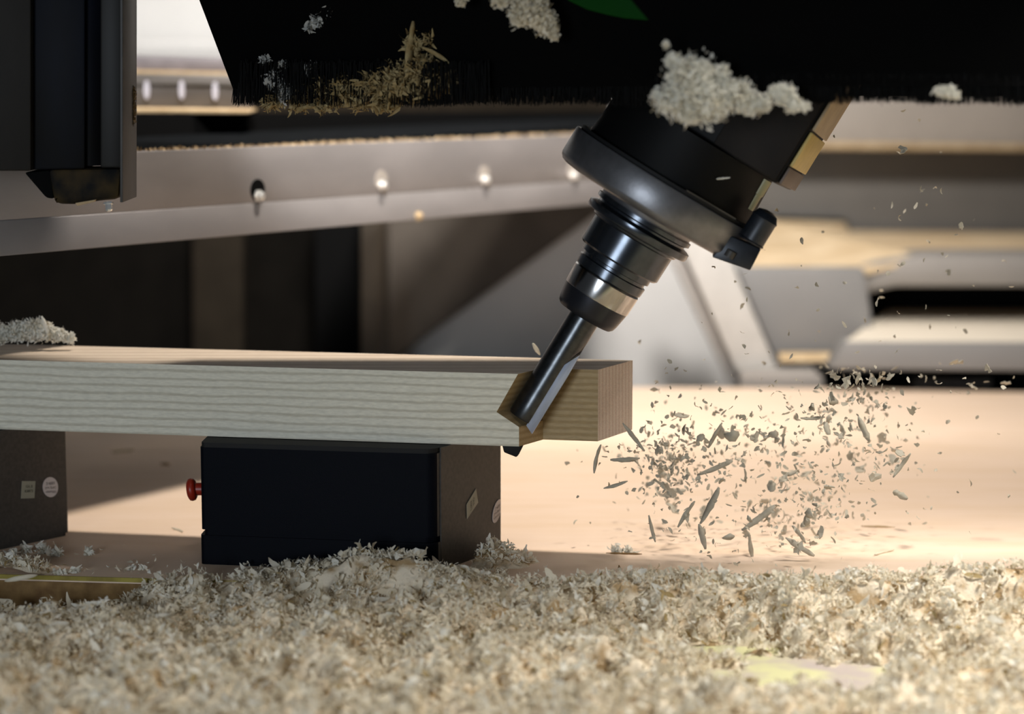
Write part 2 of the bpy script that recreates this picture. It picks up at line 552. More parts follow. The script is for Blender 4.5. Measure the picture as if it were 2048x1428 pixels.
child_prism('recess_wall', [wA - UPV * .02, wB - UPV * .02, wB + UPV * .006, wA + UPV * .032], bn * 0.02, M['void'], cb, 0.0)
wM = on_plane(515, 222, wA, bn)
tm = (wM - wA).length / (wB - wA).length
wM = wA.lerp(wB, tm)
child_prism('back_strip', [wM + UPV * (.032 - .026 * tm), wB + UPV * .006, wB + UPV * .075, wM + UPV * .060], bn * 0.02, M['cab_brown'], cb, 0.0)
# dust caked on the upper edge
r2 = np.random.default_rng(5)
tt = r2.random(900)
pp = np.array([list(pA + (pB - pA) * t + bn * (.003 + .006 * u)) for t, u in zip(tt, r2.random(900))])
pp[:, 2] += 0.0008
v, q = flake_arrays(pp, .005, .002, 1.0, r2)
inv = np.array(cb.matrix_basis.inverted().translation)
o = fast_mesh('dust_line', v + inv, q, M['dust'], cb)
o['kind'] = 'stuff'


def bolt_bm(c, n, r, h):
    """domed hex bolt head standing on a plane with outward normal n."""
    bm = lathe_bm([(0, r * 1.45), (h * .25, r * 1.45), (h * .25, r), (h, r), (h * 1.2, r * .7), (h * 1.25, r * .01)], 6, caps=False)
    rot = Vector(n).to_track_quat('Z', 'Y').to_matrix().to_4x4()
    bmesh.ops.transform(bm, matrix=Matrix.Translation(c) @ rot, verts=bm.verts[:])
    return bm


for x, y in ((515, 380), (762, 360), (968, 350), (1145, 342)):
    c = beam_pt(x, y)[0]
    bm = lathe_bm([(0, .0105), (.0006, .0105)], 24)
    bmesh.ops.transform(bm, matrix=Matrix.Translation(c) @ (-bn).to_track_quat('Z', 'Y').to_matrix().to_4x4(), verts=bm.verts[:])
    child_bm('bolt_slot', bm, M['void'] if x < 600 else M['beige'], cb)
    child_bm('hex_bolt', bolt_bm(c - bn * .0006 - Vector((0, 0, .0055)), -bn, .0044, .0055), M['bolt'], cb)
c = on_plane(836, 432, pA - bn * .005, bn)
child_bm('hex_bolt', bolt_bm(c, -bn, .004, .004), M['dust'], cb)

# ---- left machine column
YC = 1.80
mc = empty('machine_column', P(140, 400, YC), 'dark upright machine column with a grimy bracket at top left', 'column')
quad_prism('side_plate', [(-260, -160), (62, -160), (62, 342), (-260, 342)], YC - .005, 0.055, M['column'], mc, 0.002)
quad_prism('cover', [(62, -160), (170, -160), (170, 338), (62, 340)], YC + .004, 0.045, M['column_sheen'], mc, 0.002)
# rounded guide in the middle of the cover
gc = P(165, 100, YC + .02)
bm = lathe_bm([(P(0, 333, YC).z, .022), (P(0, -160, YC).z, .022)], 40)
bmesh.ops.transform(bm, matrix=Matrix.Translation((gc.x, gc.y + .012, 0)), verts=bm.verts[:])
child_bm('guide_tube', bm, M['column_sheen'], mc, 40)
quad_prism('inner_strip', [(200, -160), (243, -160), (243, 336), (200, 336)], YC + .002, 0.045, M['column_strip'], mc, 0.002)
quad_prism('flange', [(240, -160), (246, -160), (246, 405), (240, 405)], YC - .012, 0.066, M['column_edge'], mc, 0.0006)
quad_prism('bracket', [(95, 338), (242, 336), (238, 398), (196, 402), (152, 409), (112, 408), (106, 398)], YC + .006, 0.04, M['grime'], mc, 0.004)
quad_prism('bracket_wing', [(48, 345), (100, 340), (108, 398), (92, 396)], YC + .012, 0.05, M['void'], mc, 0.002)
quad_prism('dust_cake', [(150, 406), (192, 399), (188, 404), (154, 412)], YC + .004, 0.01, M['dust'], mc, 0.0005)
c = P(217, 405, YC)
bm = bolt_bm(c, Vector((.1, -.3, -1)), .0028, .006)
child_bm('hex_bolt', bm, M['bolt'], mc)
clump('dust_patch', None, [(267, y_, 6, YC + .036) for y_ in range(178, 246, 6)], 420, M['dust'], .0022, 3)
o = bpy.data.objects['dust_patch']
o['label'] = 'tan dust stuck on the edge of the dark column'
o['category'] = 'dust'

# ---- dark cabinet under the beam
YK = 2.95
cab = empty('machine_cabinet', P(380, 760, YK), 'dark open cabinet under the silver beam behind the board', 'cabinet')
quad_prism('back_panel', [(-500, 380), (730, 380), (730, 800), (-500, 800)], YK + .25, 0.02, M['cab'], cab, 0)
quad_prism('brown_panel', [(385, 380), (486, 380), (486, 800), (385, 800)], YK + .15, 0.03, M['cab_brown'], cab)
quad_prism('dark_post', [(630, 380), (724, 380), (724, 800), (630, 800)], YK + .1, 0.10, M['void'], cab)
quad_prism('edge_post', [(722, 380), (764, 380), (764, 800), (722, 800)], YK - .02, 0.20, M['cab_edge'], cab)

# ---- grey back panel, diagonal shade made as a dark plate, leaning strut
gp = prism('grey_panel', [P(766, 200, 3.12), P(1466, 200, 3.12), P(1466, 830, 3.12), P(766, 830, 3.12)], (0, .02, 0), M['grey'])
tag(gp, 'plain grey machine panel behind the cutter and the timber', 'panel')
gu = prism('shade_wedge', [P(766, 330, 3.095), P(1330, 330, 3.095), P(820, 695, 3.095), P(766, 740, 3.095)], (0, .02, 0), M['taupe'], bev=.003)
tag(gu, 'dark taupe plate added for the diagonal shade under the silver beam', 'plate')
st = empty('leaning_strut', P(1540, 775, 2.85), 'pale grey leaning strut with a foot behind the cutter', 'strut')
quad_prism('strut_face', [(1352, 470), (1440, 470), (1572, 776), (1486, 776)], 2.85, 0.03, M['strut'], st, 0.003)
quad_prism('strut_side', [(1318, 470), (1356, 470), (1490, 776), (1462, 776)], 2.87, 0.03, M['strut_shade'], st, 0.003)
quad_prism('strut_foot', [(1480, 742), (1630, 742), (1648, 756), (1648, 780), (1480, 780)], 2.82, 0.06, M['grey_light'], st, 0.004)

# ---- stepped machine rail at right
rb = empty('bed_rail', P(1900, 745, 2.78), 'stepped grey machine rail with slots and dusty ledges at right behind chips', 'rail')
quad_prism('upper_band', [(1540, 140), (2300, 140), (2300, 296), (1540, 288)], 3.30, 0.05, M['beige'], rb, 0.006)
quad_prism('band_lip', [(1560, 284), (2300, 292), (2300, 304), (1560, 298)], 3.28, 0.05, M['dust'], rb, 0.004)
quad_prism('middle_panel', [(1480, 290), (2300, 298), (2300, 490), (1480, 490)], 3.36, 0.05, M['grey_dark'], rb, 0.003)
quad_prism('end_plate', [(1470, 535), (1730, 535), (1760, 745), (1560, 745)], 2.895, 0.02, M['grey_mid'], rb, 0.006)
quad_prism('upper_lip', [(1640, 556), (1760, 524), (1850, 510), (2300, 510), (2300, 574), (1790, 574), (1690, 600)], 2.93, 0.10, M['grey_light'], rb, 0.008)
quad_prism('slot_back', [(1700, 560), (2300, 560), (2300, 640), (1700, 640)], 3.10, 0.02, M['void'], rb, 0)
# ledge: front face plus top that recedes
z_l = P(1900, 682, 2.76).z
f0, f1 = P(1690, 682, 2.76), P(2320, 684, 2.76)
k0, k1 = G(1795, 606, z_l), G(2320, 606, z_l)
child_prism('ledge_top', [f0, f1, k1, k0], (0, 0, -.008), M['cream'], rb, 0.002)
child_prism('ledge_front', [P(1690, 684, 2.755), P(2320, 686, 2.755), P(2320, 745, 2.755), P(1870, 741, 2.755), P(1660, 738, 2.755)], (0, .05, 0), M['grey_mid'], rb, 0.003)
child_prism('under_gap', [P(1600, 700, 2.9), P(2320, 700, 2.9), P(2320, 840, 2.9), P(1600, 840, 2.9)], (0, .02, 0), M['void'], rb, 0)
bm = lathe_bm([(-.05, .001), (-.048, .0085), (.048, .0085), (.05, .001)], 24)
bmesh.ops.transform(bm, matrix=Matrix.Translation(P(1905, 768, 2.82)) @ Matrix.Rotation(math.pi / 2, 4, 'Y'), verts=bm.verts[:])
child_bm('roller', bm, M['column_edge'], rb, 40)
# dust-covered slope on the rail
z_d = P(1900, 512, 2.95).z
child_prism('dust_slope', [P(1500, 545, 2.92), P(1700, 548, 2.92), P(1840, 514, 2.935), P(2320, 514, 2.935), P(2320, 466, 3.34), P(1700, 462, 3.34), P(1690, 438, 3.34), P(1490, 430, 3.34)], (0, 0, -.006), M['dust_bright'], rb, 0)
child_prism('dust_sill', [P(1560, 708, 2.86), P(1720, 708, 2.86), P(1720, 722, 2.84), P(1560, 724, 2.84)], (0, 0.02, 0), M['dust'], rb, 0.001)

# ================================================================ TIMBER BOARD
ZB0, ZB1 = 0.1045, 0.1625
ZB0 = P(1037, 893, 1.80).z
ZB1 = P(1062, 748, 1.80).z
f_l = Vector((P(-260, 800, 1.906).x, 1.906))
f_r = Vector((P(1037, 800, 1.80).x, 1.80))
fd = (f_r - f_l).normalized()               # along the front, towards the right
fn = Vector((-fd.y, fd.x))                  # into the depth
if fn.y < 0:
    fn = -fn
tb = empty('timber_board', (f_l.x * .5 + f_r.x * .5, f_l.y * .5 + f_r.y * .5, ZB0), 'thick pale pine board with a freshly milled notch lying across the black pods', 'board')


def fp(x, y, d=0.0):
    """pixel on the board's front plane pushed d into the depth plane"""
    p0 = Vector((f_l.x + fn.x * d, f_l.y + fn.y * d, 0))
    return on_plane(x, y, p0, Vector((fn.x, fn.y, 0)))


DEP = 0.098
LAY = 0.036        # milled layer depth
# front milled layer: profile polygon with notch
prof = [fp(-260, 0), fp(1036, 749), fp(993, 824), fp(1038, 854), fp(1038, 893)]
prof[0].z = ZB1
prof[1].z = ZB1
prof[4].z = ZB0
pl = prof[0].copy()
pl.z = ZB0
poly = [prof[0], prof[1], prof[2], prof[3], prof[4], pl]
FN3 = Vector((fn.x, fn.y, 0))
FD3 = Vector((fd.x, fd.y, 0))
# the notch is swept backwards: its inner profile shifts right
shift = FD3 * 0.009
inner = [p + FN3 * LAY for p in poly]
for i in (1, 2, 3, 4):
    inner[i] = inner[i] + FD3 * 0.0135
bm = bmesh.new()
a = [bm.verts.new(p) for p in poly]
b = [bm.verts.new(p) for p in inner]
fs = {}
fs['front'] = bm.faces.new(a)
fs['back'] = bm.faces.new(b[::-1])
n = len(a)
for i in range(n):
    j = (i + 1) % n
    fs[i] = bm.faces.new([a[i], b[i], b[j], a[j]])
fs['front'].material_index = 0
fs[0].material_index = 1
for i in (1, 2):
    fs[i].material_index = 3
fs[3].material_index = 3
child_bm('milled_front', bm, [M['wood_front'], M['wood_top'], M['wood_end'], M['wood_cut']], tb)
# rear layer with the mitred end grain
tl = Vector((f_l.x, f_l.y, 0)) + FN3 * LAY
te_f = on_plane(1196, 800, tl, FN3)          # end, front corner
te_f.z = 0
te_b = Vector((P(1261, 723, 1.868).x, 1.868, 0))
tb_l = Vector((f_l.x, f_l.y, 0)) + FN3 * DEP
te_b2 = tb_l + FD3 * ((te_b - tb_l).dot(FD3))
bm = bmesh.new()
plan = [tl, te_f, te_b2, tb_l]
lo = [bm.verts.new(Vector((p.x, p.y, ZB0))) for p in plan]
hi = [bm.verts.new(Vector((p.x, p.y, ZB1))) for p in plan]
fb = bm.faces.new(lo[::-1])
ft = bm.faces.new(hi)
sides = [bm.faces.new([lo[i], lo[(i + 1) % 4], hi[(i + 1) % 4], hi[i]]) for i in range(4)]
ft.material_index = 1
sides[0].material_index = 3
sides[1].material_index = 2
child_bm('rear_layer', bm, [M['wood_front'], M['wood_top'], M['wood_end'], M['wood_cut']], tb)

# ================================================================ VACUUM PODS
POD_H = ZB0 - 0.0005


def round_corner(poly, idx, r, seg=8):
    p, a, b = poly[idx], poly[idx - 1], poly[(idx + 1) % len(poly)]
    u, w = (a - p).normalized(), (b - p).normalized()
    half = u.angle(w) / 2
    t = r / math.tan(half)
    c = p + (u + w).normalized() * (r / math.sin(half))
    s, e = p + u * t, p + w * t
    out = []
    for k in range(seg + 1):
        d = (s - c).lerp(e - c, k / seg).normalized() * r
        out.append(c + d)
    return out


def offset_poly(poly, d):
    c = sum(poly, Vector((0, 0, 0))) / len(poly)
    return [c + (p - c) * (1 + d / (p - c).length) for p in poly]


def pod_plan(corners, radii):
    out = []
    for i in range(len(corners)):
        out += round_corner(corners, i, radii[i])
    return out


def make_pod(corners, radii, label, stickers, xlim=1e9):
    """corners: front-left, front-right, back-right, back-left on z=0."""
    cen = sum(corners, Vector((0, 0, 0))) / 4
    root = empty('vacuum_pod', cen, label, 'clamping pod', 'black clamping pods under the board')
    plan = pod_plan(corners, radii)

    def side_face(i):
        return (corners[i + 1] - corners[i]).normalized()
    s_dir = (corners[2] - corners[1]).normalized()

    def block(name, pts, z0, z1, m):
        bm = prism_bm([Vector((p.x, p.y, z0)) for p in pts], (0, 0, z1 - z0))
        # right-hand faces get the plastic lightened as if lit by the bed
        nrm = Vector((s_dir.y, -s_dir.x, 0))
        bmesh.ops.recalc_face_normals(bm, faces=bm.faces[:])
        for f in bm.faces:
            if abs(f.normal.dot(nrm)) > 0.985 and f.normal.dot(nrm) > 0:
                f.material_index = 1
        return child_bm(name, bm, m, root, 35)
    block('base_plate', offset_poly(plan, .0008), 0.0, 0.0245, [M['pod'], M['pod_lit']])
    block('groove', offset_poly(plan, -.0025), 0.0245, 0.0292, [M['pod'], M['pod']])
    block('body', plan, 0.0292, POD_H - .004, [M['pod'], M['pod_lit']])
    block('seal_mat', offset_poly(plan, -.001), POD_H - .004, POD_H, [M['rubber'], M['rubber']])
    # thin plate over the right face, colour painted as lit, stickers on it
    n = Vector((s_dir.y, -s_dir.x, 0))
    ln = (corners[2] - corners[1]).length
    pa, pb = corners[1] + s_dir * (radii[1] * .95) + Vector((0, 0, .003)), corners[1] + s_dir * (ln - radii[2] * .5) + Vector((0, 0, .003))
    child_prism('side_plate', [pa, pb, pb + n * .0012, pa + n * .0012], (0, 0, POD_H - .003), M['pod_lit'], root, 0)
    p0 = corners[1] + n * .0012
    for kind, data in stickers.items():
        if kind == 'square':
            pts = [on_plane(x, y, p0, n) + n * .0004 for x, y in data]
            st_ = child_prism('square_sticker', pts, n * .0003, M['sticker_grey'], root, 0)
            # frame: origin lower left, u along first edge, v up
            o_ = pts[3] + n * .0005
            u_, v_ = pts[2] - pts[3], pts[0] - pts[3]
            letter(st_, root, o_ + u_ * .28 + v_ * .62, u_ * .52, v_ * .14, 'GLS', M['ink_dark'])
            letter(st_, root, o_ + u_ * .24 + v_ * .34, u_ * .60, v_ * .16, 'K0873', M['ink_dark'])
        else:
            cx, cy, ux, uy, vx, vy = data
            xe = xlim
            pts = []
            for k in range(40):
                t = 2 * math.pi * k / 40
                pts.append(on_plane(min(xe, cx + ux * math.cos(t) + vx * math.sin(t)), cy + uy * math.cos(t) + vy * math.sin(t), p0, n) + n * .0004)
            c0 = on_plane(cx, cy, p0, n) + n * .0004
            U = c0 - (on_plane(cx - ux, cy - uy, p0, n) + n * .0004)
            V = on_plane(cx + vx, cy + vy, p0, n) + n * .0004 - c0
            st_ = child_prism('round_sticker', pts, n * .0003, M['sticker_white'], root, 0)
            st_['label'] = 'small white round sticker with three lines of print'
            c0 = c0 + n * .0005
            for txt, yy, w in (('cqmss903', .30, 1.35), ('Sur JMC', -.12, 1.45), ('2-4001', -.52, 1.1)):
                letter(st_, root, c0 - U * (w / 2) + V * yy, U * w, V * .30, txt, M['ink'])
    return root


def letter(par, root, origin, u, v, text, m):
    cu = bpy.data.curves.new('lettering', 'FONT')
    cu.body = text
    cu.resolution_u = 2
    tmp = bpy.data.objects.new('lettering_tmp', cu)
    C.objects.link(tmp)
    dg = bpy.context.evaluated_depsgraph_get()
    me = bpy.data.meshes.new_from_object(tmp.evaluated_get(dg))
    bpy.data.objects.remove(tmp)
    bpy.data.curves.remove(cu)
    xs = [w.co.x for w in me.vertices]
    ys = [w.co.y for w in me.vertices]
    x0, x1, y0, y1 = min(xs), max(xs), min(ys), max(ys)
    inv = root.matrix_basis.inverted()
    for w in me.vertices:
        w.co = inv @ (origin + u * ((w.co.x - x0) / (x1 - x0)) + v * ((w.co.y - y0) / (y1 - y0)))
    me.materials.clear()
    me.materials.append(m)
    me.name = 'lettering'
    o = bpy.data.objects.new('lettering', me)
    C.objects.link(o)
    o.parent = par
    return o


c_fl, c_fr, c_br = G(404, 1128), G(868, 1146), G(1000, 1098)
c_bl = c_fl + (c_br - c_fr)
c_bl = Vector((c_fl.x + .004, c_bl.y, 0))
pod = make_pod([c_fl, c_fr, c_br, c_bl], [.004, .010, .0015, .006],
               'black clamping pod with a red knob under the middle of the board',
               {'square': [(951, 977), (955, 1005), (933, 1038), (932, 1009)],
                'round': (993, 1022, 9, -9, -2, 22)}, 1000.3)
# red knob on the pod's left flank
kn_c = Vector((P(404, 978, 1.85).x, 1.85, P(404, 978, 1.85).z))
pxm = 1.85 / F_PX
bm = lathe_bm([(-0.002, 13 * pxm), (12 * pxm, 13 * pxm)], 28)
bmesh.ops.transform(bm, matrix=Matrix.Translation(kn_c) @ Matrix.Rotation(-math.pi / 2, 4, 'Y'), verts=bm.verts[:])
kn = child_bm('red_knob', bm, M['red'], pod, 40)
kn['label'] = 'red plastic stem of the release knob'
bm = lathe_bm([(0, 17 * pxm), (3 * pxm, 22 * pxm), (9 * pxm, 23.5 * pxm), (14 * pxm, 22 * pxm), (17.5 * pxm, 16 * pxm), (18.5 * pxm, 8 * pxm)], 28)
bmesh.ops.transform(bm, matrix=Matrix.Translation(kn_c - Vector((12 * pxm, 0, 0))) @ Matrix.Rotation(math.radians(-97), 4, 'Y'), verts=bm.verts[:])
kh = child_bm('knob_head', bm, M['red'], pod, 50)
kh.parent = kn
# rubber lip sticking out below the notch
child_prism('rubber_lip', [P(1004, 889, 1.815), P(1048, 889, 1.815), P(1038, 909, 1.815), P(1033, 915, 1.815), P(1008, 905, 1.815)], (0, .02, 0), M['rubber'], pod, .001)

l_br, l_in = G(137, 1070), G(0, 1099)
sd = (l_br - l_in)
l_fr = l_in - sd * .35
l_fl = l_fr + Vector((-.19, .012, 0))
l_bl = l_fl + (l_br - l_fr)
make_pod([l_fl, l_fr, l_br, l_bl], [.004, .010, .003, .006],
         'black clamping pod cut off by the left edge of the picture with two small stickers',
         {'square': [(43, 962), (70, 962), (68, 996), (41, 997)],
          'round': (100, 974, 15.3, -1.5, 1.5, 20)})

# ================================================================ TOOL, HOLDER, SPINDLE
T0 = P(1046, 836, 1.8155)
K = 1.8155 / F_PX
dF = (T0 - CAM).normalized()
r_ = RT
u_ = r_.cross(dF).normalized()
th = math.radians(31.4)
e = math.asin(0.16)
a0 = r_ * math.sin(th) + u_ * math.cos(th)
p_ax = (r_ * math.cos(th) - u_ * math.sin(th)).normalized()
a_ax = (a0 * math.cos(e) - dF * math.sin(e)).normalized()
q_ax = a_ax.cross(p_ax).normalized()
TM = Matrix((p_ax, q_ax, a_ax)).transposed().to_4x4()
TM.translation = T0


def tool_root(name, label, cat, s0):
    o = bpy.data.objects.new(name, None)
    C.objects.link(o)
    m = TM.copy()
    m.translation = T0 + a_ax * (s0 * K)
    o.matrix_basis = m
    o.empty_display_size = .02
    tag(o, label, cat)
    o['s0'] = float(s0)
    return o


def lathe(name, prof, m, parent, n=72, smooth=35):
    s0 = parent['s0']
    return bm_obj(name, lathe_bm([((s - s0) * K, r * K) for s, r in prof], n), m, parent, smooth)


def tprism(name, pts, vec, m, parent, bev=0.0008, rot=0.0):
    """pts in (perp, q, s) px of the tool frame."""
    s0 = parent['s0']
    cr, sr = math.cos(rot), math.sin(rot)

    def f(p):
        return Vector(((p[0] * cr - p[1] * sr) * K, (p[0] * sr + p[1] * cr) * K, (p[2] - s0) * K))
    vv = Vector(((vec[0] * cr - vec[1] * sr) * K, (vec[0] * sr + vec[1] * cr) * K, vec[2] * K))
    return prism(name, [f(p) for p in pts], vv, m, parent, bev)


# ---- router bit
rbit = tool_root('router_bit', 'dark steel straight router bit cutting into the pine board', 'cutter', 0)
bm = bmesh.new()
NS = 40
secs = []
levels = [0, 4, 30, 60, 90, 120, 140, 155, 168, 180, 200, 244]
for s in levels:
    # flute depth grows below s = 185
    t = max(0.0, min(1.0, (182 - s) / 40.0))
    ring = []
    for k in range(NS):
        ang = 2 * math.pi * k / NS
        r = 32.0 if s > 2 else 30.5
        x, y = r * math.cos(ang), r * math.sin(ang)
        # two ground flats: right-front quadrant and the opposite one
        if x > 6 and y < 4:
            lim = 32 - t * 17
            x = min(x, 6 + (lim - 6)) if t > 0 else x
        if x < -6 and y > 6:
            lim = -(32 - t * 15)
            x = max(x, lim) if t > 0 else x
        ring.append(bm.verts.new((x * K, y * K, s * K)))
    secs.append(ring)
for A_, B_ in zip(secs, secs[1:]):
    for k in range(NS):
        j = (k + 1) % NS
        bm.faces.new([A_[k], A_[j], B_[j], B_[k]])
bm.faces.new(secs[0][::-1])
bm.faces.new(secs[-1])
bm_obj('shank', bm, M['bit'], rbit, 35)
tprism('cutting_blade', [(13, -24, -6), (32, -17, -16), (33, -17, 120), (31, -17, 172), (15, -25, 140)], (1, 5, 0), M['blade'], rbit, .0004)

# ---- tool holder
hold = tool_root('tool_holder', 'black and steel collet chuck clamping the router bit', 'tool holder', 242)
lathe('collet_nut', [(242, 30), (242, 58), (247, 63), (256, 66), (287, 71)], M['nut_dark'], hold)
lathe('polished_band', [(287, 71.5), (289, 72), (327, 73), (330, 71)], M['steel'], hold)
lathe('nut_collar', [(330, 70), (333, 74), (350, 75), (352, 70), (358, 70), (360, 76), (372, 76)], M['holder'], hold)
lathe('holder_body', [(372, 84), (376, 88), (430, 89), (433, 94), (438, 96)], M['holder'], hold)
lathe('grip_flange', [(436, 92), (440, 112), (443, 114), (454, 114), (457, 108), (460, 98), (464, 98), (467, 106), (475, 106), (477, 98)], M['holder'], hold)
lathe('neck', [(476, 100), (489, 104)], M['flange'], hold)

# ---- spindle
sp = tool_root('spindle', 'black tilted spindle with a round steel flange hanging under the dust hood', 'spindle', 490)
lathe('flange', [(490, 118), (490, 197), (493, 204), (499, 209), (505, 211), (558, 211), (561, 209.5), (562, 190)], M['flange'], sp, 96)
lathe('flange_groove', [(562, 202), (569, 202), (569, 180)], M['rubber'], sp, 96)
lathe('nose', [(562, 186), (600, 181), (668, 178)], M['spindle'], sp, 72)
rho = math.radians(-9)
tprism('housing', [(-178, -142, 668), (206, -142, 668), (206, 148, 668), (-178, 148, 668)], (0, 0, 330), M['spindle'], sp, .003, rho)
tprism('side_plate', [(207, -140, 672), (212, -140, 672), (212, 146, 672), (207, 146, 672)], (0, 0, 36), M['side_brown'], sp, .0005, rho)
tprism('yellow_panel', [(207, -140, 711), (213, -140, 711), (213, 146, 711), (207, 146, 711)], (0, 0, 75), M['label_yellow'], sp, .0008, rho)
tprism('tan_panel', [(207, -140, 790), (213, -140, 790), (213, 146, 790), (207, 146, 790)], (0, 0, 160), M['label_tan'], sp, .0008, rho)
tprism('front_cover', [(60, -147, 672), (200, -147, 672), (200, -142, 672), (60, -142, 672)], (0, 0, 320), M['spindle_brown'], sp, .001, rho)
# clamp block and screw at the right side of the flange
tprism('clamp_block', [(150, -138, 484), (226, -138, 500), (222, -138, 546), (158, -138, 538)], (0, 130, 0), M['clampblock'], sp, .001)


def tube_at(name, cx, cy, prof, m, parent, n=32):
    s0 = parent['s0']
    bm = lathe_bm([((s - s0) * K, r * K) for s, r in prof], n)
    bmesh.ops.transform(bm, matrix=Matrix.Translation((cx * K, cy * K, 0)), verts=bm.verts[:])
    return bm_obj(name, bm, m, parent, 35)


cyl = tube_at('clamp_screw', 198, -118, [(546, 26), (549, 28), (551, 26), (596, 26), (599, 27.5), (601, 26), (612, 20), (616, 8)], M['clampblock'], sp)
tube_at('screw_socket', 176, -142, [(500, 10), (514, 10)], M['column_edge'], sp, 20)
tube_at('hose_fitting', 162, -70, [(598, 11), (630, 11), (632, 13), (664, 13)], M['olive'], sp, 24)
tprism('scale_edge', [(40, -203, 569), (150, -150, 569), (148, -146, 569), (38, -198, 569)], (0, 0, 3), M['column_edge'], sp, 0)

# ================================================================ DUST HOOD with brush curtains
ZH = P(1024, 207, 1.75).z             # brush tips
hood = empty('dust_hood', (0.0, 1.8, ZH), 'big black dust hood with brush curtains around the spindle', 'hood')


def wall_px(name, top, bot, m, thick, bev=0.0):
    """top/bot: two (x,y,Y) each"""
    pts = [P(*top[0]), P(*top[1]), P(*bot[1]), P(*bot[0])]
    nrm = (pts[1] - pts[0]).cross(pts[2] - pts[0]).normalized()
    if nrm.y < 0:
        nrm = -nrm
    return child_prism(name, pts, nrm * thick, m, hood, bev)


wall_px('left_curtain', [(330, -180, 1.88), (1345, -180, 1.69)], [(466, 178, 1.88), (1345, 172, 1.69)], M['black'], .008)
child_prism('right_curtain', [P(1100, -180, 1.64), P(2150, -180, 1.60), P(2150, 172, 1.60), P(1308, 172, 1.635), P(1345, 95, 1.64), P(1262, -2, 1.64)], (0, .008, 0), M['black'], hood, 0)
wall_px('back_curtain', [(560, -180, 1.93), (2170, -180, 1.93)], [(560, 192, 1.93), (2170, 192, 1.93)], M['black'], .008)
wall_px('end_curtain', [(340, -180, 1.885), (540, -180, 1.93)], [(474, 178, 1.885), (560, 190, 1.93)], M['black'], .006)
zr = P(1024, -178, 1.8).z
child_prism('shade_roof', [Vector((-.95, 1.60, zr)), Vector((.42, 1.57, zr)), Vector((.42, 1.74, zr)), Vector((.85, 1.74, zr)), Vector((.85, 1.96, zr)), Vector((-.20, 1.96, zr)), Vector((-.30, 2.02, zr)), Vector((-.95, 2.05, zr))], (0, 0, .012), M['black'], hood, 0)  # unseen top, stretched past the hood to shade the bed board
child_prism('green_cap', [P(1125, -60, 1.715), P(1134, 0, 1.715), P(1173, 19, 1.71), P(1215, 30, 1.705), P(1250, 37, 1.70), P(1310, 42, 1.69), P(1330, -60, 1.69)], (0, -.006, 0), M['green'], hood, .001)


def bristles(name, p0, p1, y0, y1, n, seed, jitter=.004, lean=.0):
    """hairs from line p0->p1 (x, Y): roots at row y0, tips near row y1"""
    r = np.random.default_rng(seed)
    V, Q = [], []
    wv = .00042
    for i in range(n):
        t = r.random()
        x = p0[0] + (p1[0] - p0[0]) * t
        Yv = p0[1] + (p1[1] - p0[1]) * t + (r.random() - .5) * .008
        top = P(x, y0 + r.normal() * 3, Yv)
        wob = 2.0 * math.sin(x * .031) + 2.5 * math.sin(x * .0093 + 1)
        tip = P(x + r.normal() * 3.0 + lean, y1 + wob * .8 + r.normal() * 3.2, Yv + (r.random() - .5) * jitter)
        mid = (top + tip) / 2 + Vector((r.normal() * .0004, r.normal() * .0006, 0))
        b = len(V)
        for c_, w in ((top, wv), (mid, wv * .9), (tip, wv * .55)):
            V += [c_ + Vector((-w, 0, 0)), c_ + Vector((w * .5, -w, 0)), c_ + Vector((w * .5, w, 0))]
        for lv in (0, 3):
            for k in range(3):
                j = (k + 1) % 3
                Q.append([b + lv + k, b + lv + j, b + lv + 3 + j, b + lv + 3 + k])
    off = np.array(hood.matrix_basis.inverted().translation)
    o = fast_mesh(name, np.array([list(v) for v in V]) + off, np.array(Q), M['bristle'], hood)
    o['kind'] = 'stuff'
    return o


bristles('left_bristles', (468, 1.882), (1345, 1.695), 150, 207, 2600, 21)
bristles('front_left_bristles', (480, 1.862), (980, 1.752), 125, 207, 700, 24, .008)
bristles('right_bristles', (1312, 1.64), (2150, 1.605), 150, 204, 2400, 22)
bristles('back_bristles', (560, 1.927), (2170, 1.927), 165, 190, 900, 23)

# ================================================================ SHAVINGS STUCK TO THE HOOD
clump('white_shavings_clump', 'large fluffy white clump of shavings stuck to the hood above the spindle',
      [(1385, 170, 58, 1.61), (1345, 200, 36, 1.61), (1420, 195, 50, 1.61), (1380, 222, 30, 1.61), (1470, 190, 34, 1.61), (1500, 205, 28, 1.61), (1345, 118, 16, 1.61), (1332, 88, 8, 1.61), (1312, 190, 12, 1.61), (1440, 150, 22, 1.61), (1526, 208, 18, 1.61)],
      5200, M['shaving_white'], .0042, 31)
clump('small_shavings_clump', 'small white tuft of shavings right of the large clump on the hood',
      [(1568, 190, 22, 1.60), (1548, 185, 14, 1.60), (1588, 208, 18, 1.60), (1612, 214, 9, 1.60)], 1000, M['shaving_white'], .0038, 32)
clump('far_shavings_clump', 'tiny white tuft of shavings on the brush far right',
      [(1880, 182, 12, 1.60), (1898, 185, 14, 1.60), (1910, 190, 9, 1.60)], 240, M['shaving_white'], .004, 33)
clump('tan_shavings_clump', 'tan clump of shavings hanging at the top edge of the hood',
      [(1060, 15, 40, 1.70), (1040, 30, 24, 1.70), (1085, 42, 24, 1.70), (1100, 55, 18, 1.70), (1108, 72, 10, 1.70), (1000, -6, 22, 1.70), (922, 2, 12, 1.73)], 2600, M['shaving'], .0042, 34)
